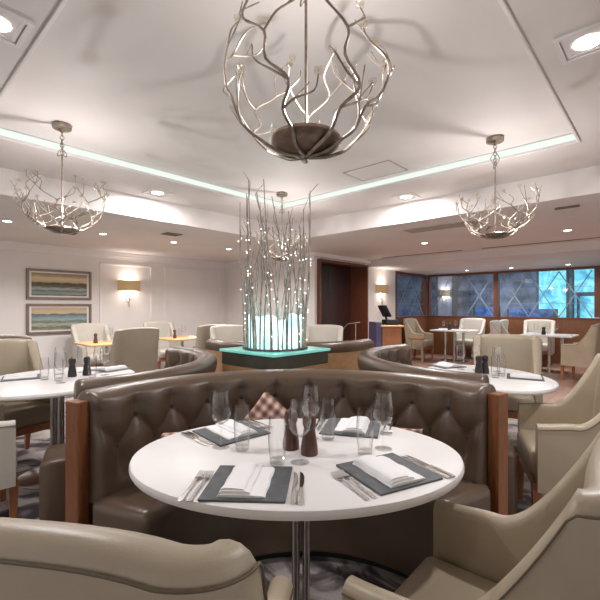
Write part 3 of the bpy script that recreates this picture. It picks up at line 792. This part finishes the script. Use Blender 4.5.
def make_chair(label, mat, H=1.018):
    r = thing('armchair', label, 'chair', (0, 0, 0), 0, 'upholstered dining armchairs')
    path = chair_path(); dist = [0]
    for (p, _), (q, _) in zip(path, path[1:]): dist.append(dist[-1] + (q - p).length)
    tot = dist[-1]
    def sm(x): x = min(1, max(0, x)); return x * x * (3 - 2 * x)
    rows = []; tops = []; seam = []
    for (p, nrm), dd in zip(path, dist):
        e = min(dd, tot - dd)
        q = min(1, max(0, (e - .19) / .215)); zt = .645 + .015 * sm(e / .2) + (H - .66) * (.6 * q ** 2.6 + .4 * sm(q))
        wb = sm((e - .15) / .25)
        zt -= .020 * wb * (abs(p.x) / .262) ** 4
        th = .058 + .022 * wb; rr = th / 2
        zb = .27
        row = []
        def pt(off, z):
            lean = .10 * max(0, z - .42) * wb
            q = p + nrm * off
            return Vector((q.x + nrm.x * lean * .25, q.y - lean, z))
        zl = [zb, .34, .42, .48] + [.48 + (zt - rr - .48) * k / 7 for k in range(1, 8)]
        for z in zl: row.append(pt(-rr, z))
        for k in range(1, 8):
            t = PI - PI * k / 8; row.append(pt(rr * math.cos(t), zt - rr + rr * math.sin(t)))
        for z in reversed(zl): row.append(pt(rr + .0, z))
        rows.append(row); tops.append(zt)
        seam.append(pt(rr + .0015, zt - .026))
    ia = next(i for i, dd in enumerate(dist) if dd > .30); ib = len(path) - 1 - ia
    for nm, sl in (('arm', slice(0, ia + 1)), ('backrest', slice(ia, ib + 1)), ('arm', slice(ib, None))):
        bm = new_bm(); bm_sweep(bm, rows[sl], close=True); obj(nm, bm, mat, r, angle=1.0)
    bm = new_bm(); bm_tube(bm, seam, .0022, 6); obj('piping', bm, M['piping'], r)
    bm = new_bm(); bm_box(bm, (0, .01, .405), (.462, .48, .15), .035, 4)
    for v in bm.verts:
        if v.co.z > .45: v.co.z += .025 * max(0, 1 - (v.co.x / .23) ** 2) * max(0, 1 - ((v.co.y - .02) / .27) ** 2)
    obj('seat', bm, mat, r)
    bm = new_bm(); bm_box(bm, (0, .01, .30), (.46, .46, .06), .004, 1); obj('seat_frame', bm, M['leg'], r, smooth=False)
    for sx in (-1, 1):
        for sy in (-1, 1):
            bm = new_bm(); bm_box(bm, (sx * .235, .215 * sy + .01, .15), (.05, .05, .30), .003, 1)
            for v in bm.verts:
                if v.co.z < .15:
                    v.co.x = sx * .24 + (v.co.x - sx * .235) * .6; v.co.y = .215 * sy + .01 + (v.co.y - .215 * sy - .01) * .6 + (-.04 if sy < 0 else 0)
            obj('leg', bm, M['leg'], r, smooth=False)
    for x in (-.12, .12):
        for z in (.68, .82):
            bm = new_bm(); bm_lathe(bm, [(0, -.006), (.015, -.003), (.018, 0), (.014, .007), (0, .009)], 10)
            o = obj('button', bm, mat, r); o.location = (x, -.231 + .036 - .10 * (z - .42), z); o.rotation_euler = (-PI / 2 + .10, 0, 0)
    return r
def face(dx, dy): return math.atan2(-dx, dy)          # rotation that turns +Y to (dx, dy)
CH = {k: make_chair('x', m) for k, m in (('beige', M['chair']), ('white', M['chair_white']), ('tan', M['chair_tan']))}
cu = set()
def chair(kind, label, x, y, d, group='upholstered dining armchairs'):
    rz = face(*d)
    if kind in cu: o = dup(CH[kind], label, (x, y, 0), rz)
    else: cu.add(kind); o = CH[kind]; o.location = (x, y, 0); o.rotation_euler = (0, 0, rz); o['label'] = label
    o['group'] = group
chair('beige', 'beige leather armchair in the foreground seen from behind, lower left', -.335, .795, (.13, 1))
chair('beige', 'beige leather armchair in the foreground showing seat and arms, lower right', .465, 1.03, (-.75, .66))
chair('beige', 'beige armchair at the right table, its arm above a chestnut leg', 1.63, 2.45, (-.95, .32))
chair('beige', 'beige armchair with plain back beyond the right table glassware', 2.03, 3.98, (-.45, -.89))
chair('beige', 'buttoned beige armchair behind the left table under the pictures', -2.42, 3.38, (.85, -.52))
chair('white', 'pale armchair at the near side of left table, cut by the edge', -2.0, 2.39, (.74, .67))
chair('tan', 'taupe armchair mostly hidden behind the buttoned chair at left edge', -3.25, 4.35, (-.5, .85))
# ------------------------------------------------------------------ oak wall tables
def oak_table():
    r = thing('oak_table', '', 'table', (0, 0, 0), RA, 'small oak tables along the cream wall')
    bm = new_bm(); bm_box(bm, (0, 0, .735), (.72, .72, .03), .004, 1); obj('tabletop', bm, M['oak'], r, smooth=False)
    bm = new_bm(); bm_lathe(bm, [(0, 0), (.22, 0), (.22, .012), (.04, .025), (.03, .04)], 28); obj('base_plate', bm, M['steel'], r)
    bm = new_bm(); bm_tube(bm, [(0, 0, .02), (0, 0, .72)], .03, 14); obj('stem', bm, M['steel'], r)
    return r
ot = oak_table()
for k, (a, b, lab, wl) in enumerate(((2.62, 6.5, 'small oak table under the lower seascape, white chair behind', 'the oak table under the pictures'), (3.95, 6.5, 'small oak table below and right of the wall lamp', 'the oak table past the wall lamp'))):
    p = W(a, b, 0)
    o = ot if k == 0 else dup(ot, lab, p, RA)
    o.location = p; o['label'] = lab; o.rotation_euler = (0, 0, RA)
    q = W(a - .18, b - .05); put('mill', 'brown pepper mill on ' + wl, q.x, q.y, .75, group='brown mills on the oak tables')
    q = W(a + .12, b + .15); put('wine', 'wine glass on ' + wl, q.x, q.y, .75, group='wine glasses on the oak tables')
    q = W(a + .2, b - .1); put('nap', 'folded napkin on ' + wl, q.x, q.y, .75, RA, 'folded napkins')
    q = W(a + .02, b + .1); put('tum', 'tumbler on ' + wl, q.x, q.y, .75, group='tumblers on the oak tables')
def wchair(kind, label, a, b, da, db):
    p = W(a, b); v = AX * da + BX * db; chair(kind, label, p.x, p.y, (v.x, v.y))
wchair('white', 'white armchair against the wall under the lower seascape', 2.76, 7.3, 0, -1)
wchair('tan', 'taupe armchair seen from behind below the wall lamp', 2.62, 5.68, 0, 1)
wchair('white', 'white armchair against the wall just past the wall lamp', 4.05, 7.3, 0, -1)
chair('tan', 'taupe armchair back beside the pale chair, left of the lit twigs', -1.48, 6.9, (-.45, .9))
chair('white', 'pale buttoned armchair behind the centrepiece, left of the twigs', -1.0, 6.15, (.45, -.9))
chair('white', 'pale armchair behind the centrepiece, right of the twigs before the doorway', .33, 6.25, (-.2, -.95))

# ------------------------------------------------------------------ window tables
def win_table():
    r = thing('long_table', '', 'table', (0, 0, 0), 0, 'white tables along the windows')
    bm = new_bm(); bm_box(bm, (0, 0, .735), (.75, .9, .03), .006, 2); obj('tabletop', bm, M['table'], r, smooth=False)
    for y in (-.22, 0, .22):
        bm = new_bm(); bm_tube(bm, [(0, y, .012), (0, y, .72)], .03, 14); obj('leg', bm, M['steel'], r)
    bm = new_bm(); bm_box(bm, (0, 0, .008), (.42, .62, .016), .004, 1); obj('base_plate', bm, M['steel'], r, smooth=False)
    return r
wt = win_table()
for k, (a, b, lab, wl) in enumerate(((9.35, 1.8, 'white long table below the bright aqua window', 'the window table under the aqua window'), (9.7, 3.85, 'white long table below the pale pillar window', 'the far window table'))):
    p = W(a, b, 0); o = wt if k == 0 else dup(wt, lab, p, RA)
    o.location = p; o['label'] = lab; o.rotation_euler = (0, 0, RA)
    for j, (da, db) in enumerate(((-.15, .2), (.15, -.1), (.28, .08))):
        q = W(a + da, b + db); put('wine', ('wine glass by the chair on ', 'wine glass beside napkin on ', 'wine glass closest to the window on ')[j] + wl, q.x, q.y, .75, group='wine glasses on the window tables')
    q = W(a - .1, b - .3); put('nap', 'folded napkin nearest the room on ' + wl, q.x, q.y, .75, RA, 'folded napkins')
    q = W(a + .1, b + .3); put('nap', 'folded napkin on the far end of ' + wl, q.x, q.y, .75, RA, 'folded napkins')
    for j in range(2):
        q = W(a - .12 + .07 * j, b + .08); put('milld', ('dark mill left on ', 'dark mill right on ')[j] + wl, q.x, q.y, .75, group='dark mills on the window tables')
wchair('beige', 'beige armchair at far right under the aqua window, side on', 8.66, 1.16, .2, .98)
wchair('white', 'white armchair at the left end of the aqua window table', 9.2, 2.5, 0, -1)
wchair('white', 'white armchair against the wainscot under the grey window pane', 10.3, 2.2, -1, -.1)
wchair('white', 'white armchair at the right end of the far window table', 9.9, 3.07, 0, 1)
wchair('white', 'pale armchair behind the far window table, its back to the wainscot', 10.42, 3.75, -1, 0)
wchair('beige', 'beige armchair left of the far window table', 9.45, 4.62, 0, -1)
# small round stool table
p = W(8.75, 4.35)
r = thing('side_table', 'small round wooden side table beside the reception stand', 'side table', (p.x, p.y, 0))
bm = new_bm(); bm_lathe(bm, [(0, .56), (.2, .56), (.21, .57), (.21, .585), (0, .59)], 28); obj('tabletop', bm, M['leg'], r)
for k in range(4):
    t = k * PI / 2 + .6; bm = new_bm(); bm_tube(bm, [(.16 * math.cos(t), .16 * math.sin(t), .56), (.18 * math.cos(t), .18 * math.sin(t), 0)], .011, 8); obj('leg', bm, M['steel'], r)
# reception stand
p = Vector((1.50, 7.05, 0))
r = thing('reception_stand', 'orange wood reception stand with blue light painted on its side by the doorway', 'reception desk', p, math.radians(8))
bm = new_bm(); bm_box(bm, (.03, 0, .48), (.34, .4, .96), .004, 1); obj('body', bm, M['leg'], r, smooth=False)
bm = new_bm(); bm_box(bm, (.03, 0, .975), (.40, .46, .03), .004, 1); obj('counter', bm, M['oak'], r, smooth=False)
bm = new_bm(); bm_box(bm, (-.2, 0, .52), (.10, .4, 1.04), .004, 1); obj('side_panel', bm, M['blue_lit'], r, smooth=False)
t = thing('till_terminal', 'black till with tilted screen standing on the reception stand', 'till', p + Vector((.03, 0, .9905)), math.radians(8))
bm = new_bm(); bm_box(bm, (.04, 0, .045), (.22, .24, .09), .008, 2); obj('base', bm, M['black'], t)
bm = new_bm(); bm_tube(bm, [(-.02, 0, .07), (-.05, 0, .2)], .02, 8); obj('stand', bm, M['black'], t)
bm = new_bm(); bm_box(bm, (0, 0, 0), (.03, .26, .22), .006, 2); o = obj('screen', bm, M['black'], t); o.location = (-.06, 0, .24); o.rotation_euler = (0, -.5, .2)

# ------------------------------------------------------------------ glass-topped centre plinth and lit twigs
GC = Vector((-.22, 3.60, 0)); GS = .70
r = thing('glass_topped_plinth', 'square plinth with a glowing aqua glass top amid the booths', 'plinth', GC, RA)
bm = new_bm(); bm_box(bm, (0, 0, .40), (GS - .04, GS - .04, .80), .004, 1); obj('body', bm, M['shell'], r, smooth=False)
bm = new_bm(); bm_box(bm, (0, 0, .855), (GS - .03, GS - .03, .11), .004, 1); obj('upper_band', bm, M['plinth_dark'], r, smooth=False)
bm = new_bm(); bm_box(bm, (0, 0, .9215), (GS, GS, .023), .003, 1); obj('glass_top', bm, M['aqua_glass'], r, smooth=False)
ZG = .933
s = thing('twig_light_sculpture', 'tall ring of lit grey twigs around glowing frosted glass', 'light sculpture', GC + Vector((0, 0, ZG)))
bm = new_bm(); bm_lathe(bm, [(0, 0), (.285, 0), (.29, .005), (.285, .014), (0, .016)], 48); obj('tray', bm, M['black'], s)
def glass_pan(t0, t1, h, bulge):
    bm = new_bm(); rows = []
    n = 24
    for k in range(n + 1):
        t = t0 + (t1 - t0) * k / n; q = k / n
        hh = h * (1 - bulge * (2 * q - 1) ** 4) + .015 * math.sin(q * 9)
        rows.append([((rr) * math.sin(t), -rr * math.cos(t), z) for rr, z in ((.245, .016), (.245, hh - .005), (.240, hh), (.235, hh - .005), (.235, .016))])
    bm_sweep(bm, rows, close=True); return bm
obj('glass_panel', glass_pan(-1.5, .25, .30, .25), M['frost'], s); obj('glass_panel', glass_pan(.32, 1.75, .31, .3), M['frost'], s)
obj('glass_panel', glass_pan(1.9, 4.6, .24, .3), M['frost'], s)
bulb0 = None; nb = 0; sticks = []
for i in range(46):
    t = 2 * PI * i / 46 + R_.uniform(-.12, .12); rr = R_.uniform(.255, .275)
    h = R_.uniform(.78, 1.12) if i % 3 else R_.uniform(1.1, 1.42)
    lean = Vector((R_.uniform(-.2, .2), R_.uniform(-.14, .14)))
    base = Vector((rr * math.sin(t), -rr * math.cos(t)))
    n = 9; pts = []
    w1, w2, pa = R_.uniform(.004, .014), R_.uniform(.004, .014), R_.uniform(0, 6)
    for k in range(n):
        q = k / (n - 1)
        xy = base + lean * q * q * .8 + Vector((w1 * math.sin(pa + q * 5), w2 * math.cos(pa + q * 4))) * q
        if xy.length > .31: xy *= .31 / xy.length
        pts.append(Vector((xy.x, xy.y, .012 + h * q)))
    rad = [.0085 * (1 - .55 * k / (n - 1)) * R_.choice((1, 1, .8)) for k in range(n)]
    bm = new_bm(); bm_tube(bm, pts, rad, 6)
    if h > 1.0 and R_.random() < .6:
        k = R_.randint(5, 7); bm_tube(bm, [pts[k], pts[k] + Vector((R_.uniform(-.05, .05), R_.uniform(-.04, .04), .14)), pts[k] + Vector((R_.uniform(-.08, .08), R_.uniform(-.05, .05), .24))], [.004, .003, .002], 5)
    sticks.append((pts, obj('twig', bm, M['twig'], s)))
front = [p for p in sticks if p[0][0].y < .12]
for i in range(96):
    pts, tw = R_.choice(front); q = R_.uniform(.02, .92) * (len(pts) - 1); k = int(q); p = pts[k].lerp(pts[k + 1], q - k)
    p = p + Vector((R_.choice((-1, 1)) * .013, -.008, 0))
    if bulb0 is None:
        bm = new_bm(); bmesh.ops.create_icosphere(bm, subdivisions=1, radius=.0048); bulb0 = b = obj('fairy_bulb', bm, M['bulb'], tw)
    else: b = bulb0.copy(); COL.objects.link(b); b.parent = tw
    b.location = p
point(GC + Vector((0, 0, ZG + .14)), 5, .08, (.6, 1, .95))

# ------------------------------------------------------------------ branch chandeliers
def chandelier(seed, ends, nb=7, bs=1.0, thin=1.0):
    rg = random.Random(seed)
    r = thing('branch_chandelier', '', 'chandelier', (0, 0, 0), 0, 'silvered branch chandeliers')   # origin at the lowest point of the globe
    H = ZT - 1.85; Rg = .305
    bm = new_bm(); bm_lathe(bm, [(0, H), (.062, H), (.066, H - .006), (.066, H - .03), (.06, H - .036), (0, H - .038)], 28); obj('canopy', bm, M['silver_branch'], r)
    bm = new_bm(); z = H - .045; k = 0
    while z > .60:
        torus(bm, (0, 0, z), .013, .0028, 'X' if k % 2 else 'Y', 12, 5, 1, 1.35); z -= .028; k += 1
    obj('chain', bm, M['silver_branch'], r)
    bm = new_bm()
    for s in (-1, 1):
        bm_tube(bm, [(s * (.004 + .034 * math.sin(PI * q / 10) * (1 - q / 22)), 0, .62 - .05 * q / 10 + .014 * math.cos(PI * q / 5)) for q in range(11)], .003, 6)
        bm_tube(bm, [(0, s * (.004 + .03 * math.sin(PI * q / 10)), .60 + .1 * q / 10) for q in range(11)], .003, 6)
    obj('scroll', bm, M['silver_branch'], r)
    bm = new_bm(); bm_tube(bm, [(0, 0, .05), (0, 0, .60)], .0055, 8); obj('rod', bm, M['silver_branch'], r)
    bm = new_bm(); bm_lathe(bm, [(bs * q, .012 + (z_ - .012) * (.45 + .55 * (bs == 1.0))) for q, z_ in ((0, .012), (.05, .016), (.10, .030), (.128, .050), (.134, .062), (.126, .076), (.09, .088), (.03, .094), (0, .095))], 36)
    obj('bowl', bm, M['bronze'], r)
    def sph(th, az, k=1.0): return Vector((Rg * k * math.sin(th) * math.cos(az), Rg * k * math.sin(th) * math.sin(az), Rg - Rg * math.cos(th)))
    def smooth(P_, m=4):
        P_ = [Vector(p) for p in P_]; out = []
        for i in range(len(P_) - 1):
            p0, p1, p2, p3 = P_[max(i - 1, 0)], P_[i], P_[i + 1], P_[min(i + 2, len(P_) - 1)]
            for k in range(m):
                t = k / m
                out.append(.5 * ((2 * p1) + (p2 - p0) * t + (2 * p0 - 5 * p1 + 4 * p2 - p3) * t * t + (3 * p1 - p0 - 3 * p2 + p3) * t ** 3))
        return out + [P_[-1]]
    def limb(bm, pts, r0, r1, n=7):
        q = smooth(pts); m = len(q) - 1
        bm_tube(bm, q, [thin * r0 + thin * (r1 - r0) * k / m + .0004 * math.sin(k * 1.9) for k in range(m + 1)], n)
    tips = []
    for i in range(nb):
        az = 2 * PI * i / nb + rg.uniform(-.2, .2); end = rg.uniform(*ends); n = 10
        bm = new_bm(); pts = []; ph = rg.uniform(0, 6); mine = []; zig = rg.choice((-1, 1))
        for k in range(n):
            q = k / (n - 1); th = .03 + end * q
            a = az + zig * .30 * math.sin(q * 4.5) + (zig * (-1) ** k * .075 if 2 < k else 0) / max(.6, math.sin(th))
            pts.append(sph(th, a, 1 + rg.uniform(-.05, .04)) + Vector((0, 0, .006)))
        limb(bm, pts, .0072, .0034)
        for j, (k, s) in enumerate(((3, 1), (4, -1), (6, 1), (7, -1))):
            s *= zig
            p0 = pts[k]; th = .03 + end * k / (n - 1); a0 = math.atan2(p0.y, p0.x); L_ = rg.uniform(.28, .6); c = max(.55, math.sin(th))
            m1 = sph(th + L_ * .3, a0 + s * .16 / c, 1.0 + rg.uniform(-.08, .02)); m2 = sph(th + L_ * .65, a0 + s * .34 / c, 1.0 + rg.uniform(-.14, .03)); m3 = sph(th + L_, a0 + s * .36 / c, 1.0 + rg.uniform(-.16, .03))
            limb(bm, [p0, m1, m2, m3], .0046, .0022, 6)
            if j in (0, 2): mine.append(m3)
            if j != 1:
                d1 = m2 + Vector((rg.uniform(-.04, .04), rg.uniform(-.04, .04), rg.uniform(.02, .07))); limb(bm, [m1, (m1 + d1) / 2 + Vector((.008, -.004, 0)), d1], .0032, .0018, 5)
        mine.append(pts[-1])
        tips.append((obj('branch', bm, M['silver_branch'], r), mine))
    fl = None
    for br, mine in tips:
        for p in mine:
            if fl is None:
                bm = new_bm()
                for k in range(4):
                    t = 2 * PI * k / 4; c = Vector((.009 * math.cos(t), .009 * math.sin(t), .008))
                    bm_lathe(bm, [(0, -.010), (.005, -.005), (.008, .002), (.006, .010), (0, .013)], 8, c)
                fl = o = obj('crystal_blossom', bm, M['crystal'], br)
            else: o = fl.copy(); COL.objects.link(o); o.parent = br
            o.location = p
    return r
c0 = chandelier(3, (1.9, 2.5), 7); c1 = chandelier(11, (1.5, 2.0), 8, .85, .8)
CHL = [(.022, 1.50, 'large branch chandelier nearest the camera, cut by the top edge', 2.3), (-1.786, 3.04, 'branch chandelier on the left before the pictured wall', .4),
       (1.58, 3.28, 'branch chandelier on the right before the windows', 1.5), (-.216, 4.87, 'branch chandelier behind the lit twigs', 3.0)]
for k, (x, y, lab, rz) in enumerate(CHL):
    o = (c0, c1)[k] if k < 2 else dup(c1, lab, (x, y, 1.85), rz)
    o.location = (x, y, 1.85); o.rotation_euler = (0, 0, rz); o['label'] = lab
    point((x + .055, y + .02, 2.03), 14.5, .012)

# ------------------------------------------------------------------ world
w = bpy.data.worlds.new('world'); scene.world = w; w.use_nodes = True
bg = w.node_tree.nodes['Background']; bg.inputs['Color'].default_value = (1, .985, .985, 1); bg.inputs['Strength'].default_value = .65  # soft white fill added, entering by the open sides behind the camera
scene.view_settings.view_transform = 'Standard'; scene.view_settings.look = 'None'
scene.view_settings.exposure = 0.3; scene.view_settings.gamma = 1.0
scene.cycles.max_bounces = 10; scene.cycles.transparent_max_bounces = 24
scene.cycles.caustics_reflective = False; scene.cycles.caustics_refractive = False
scene.cycles.sample_clamp_indirect = 4
scene.cycles.use_denoising = True
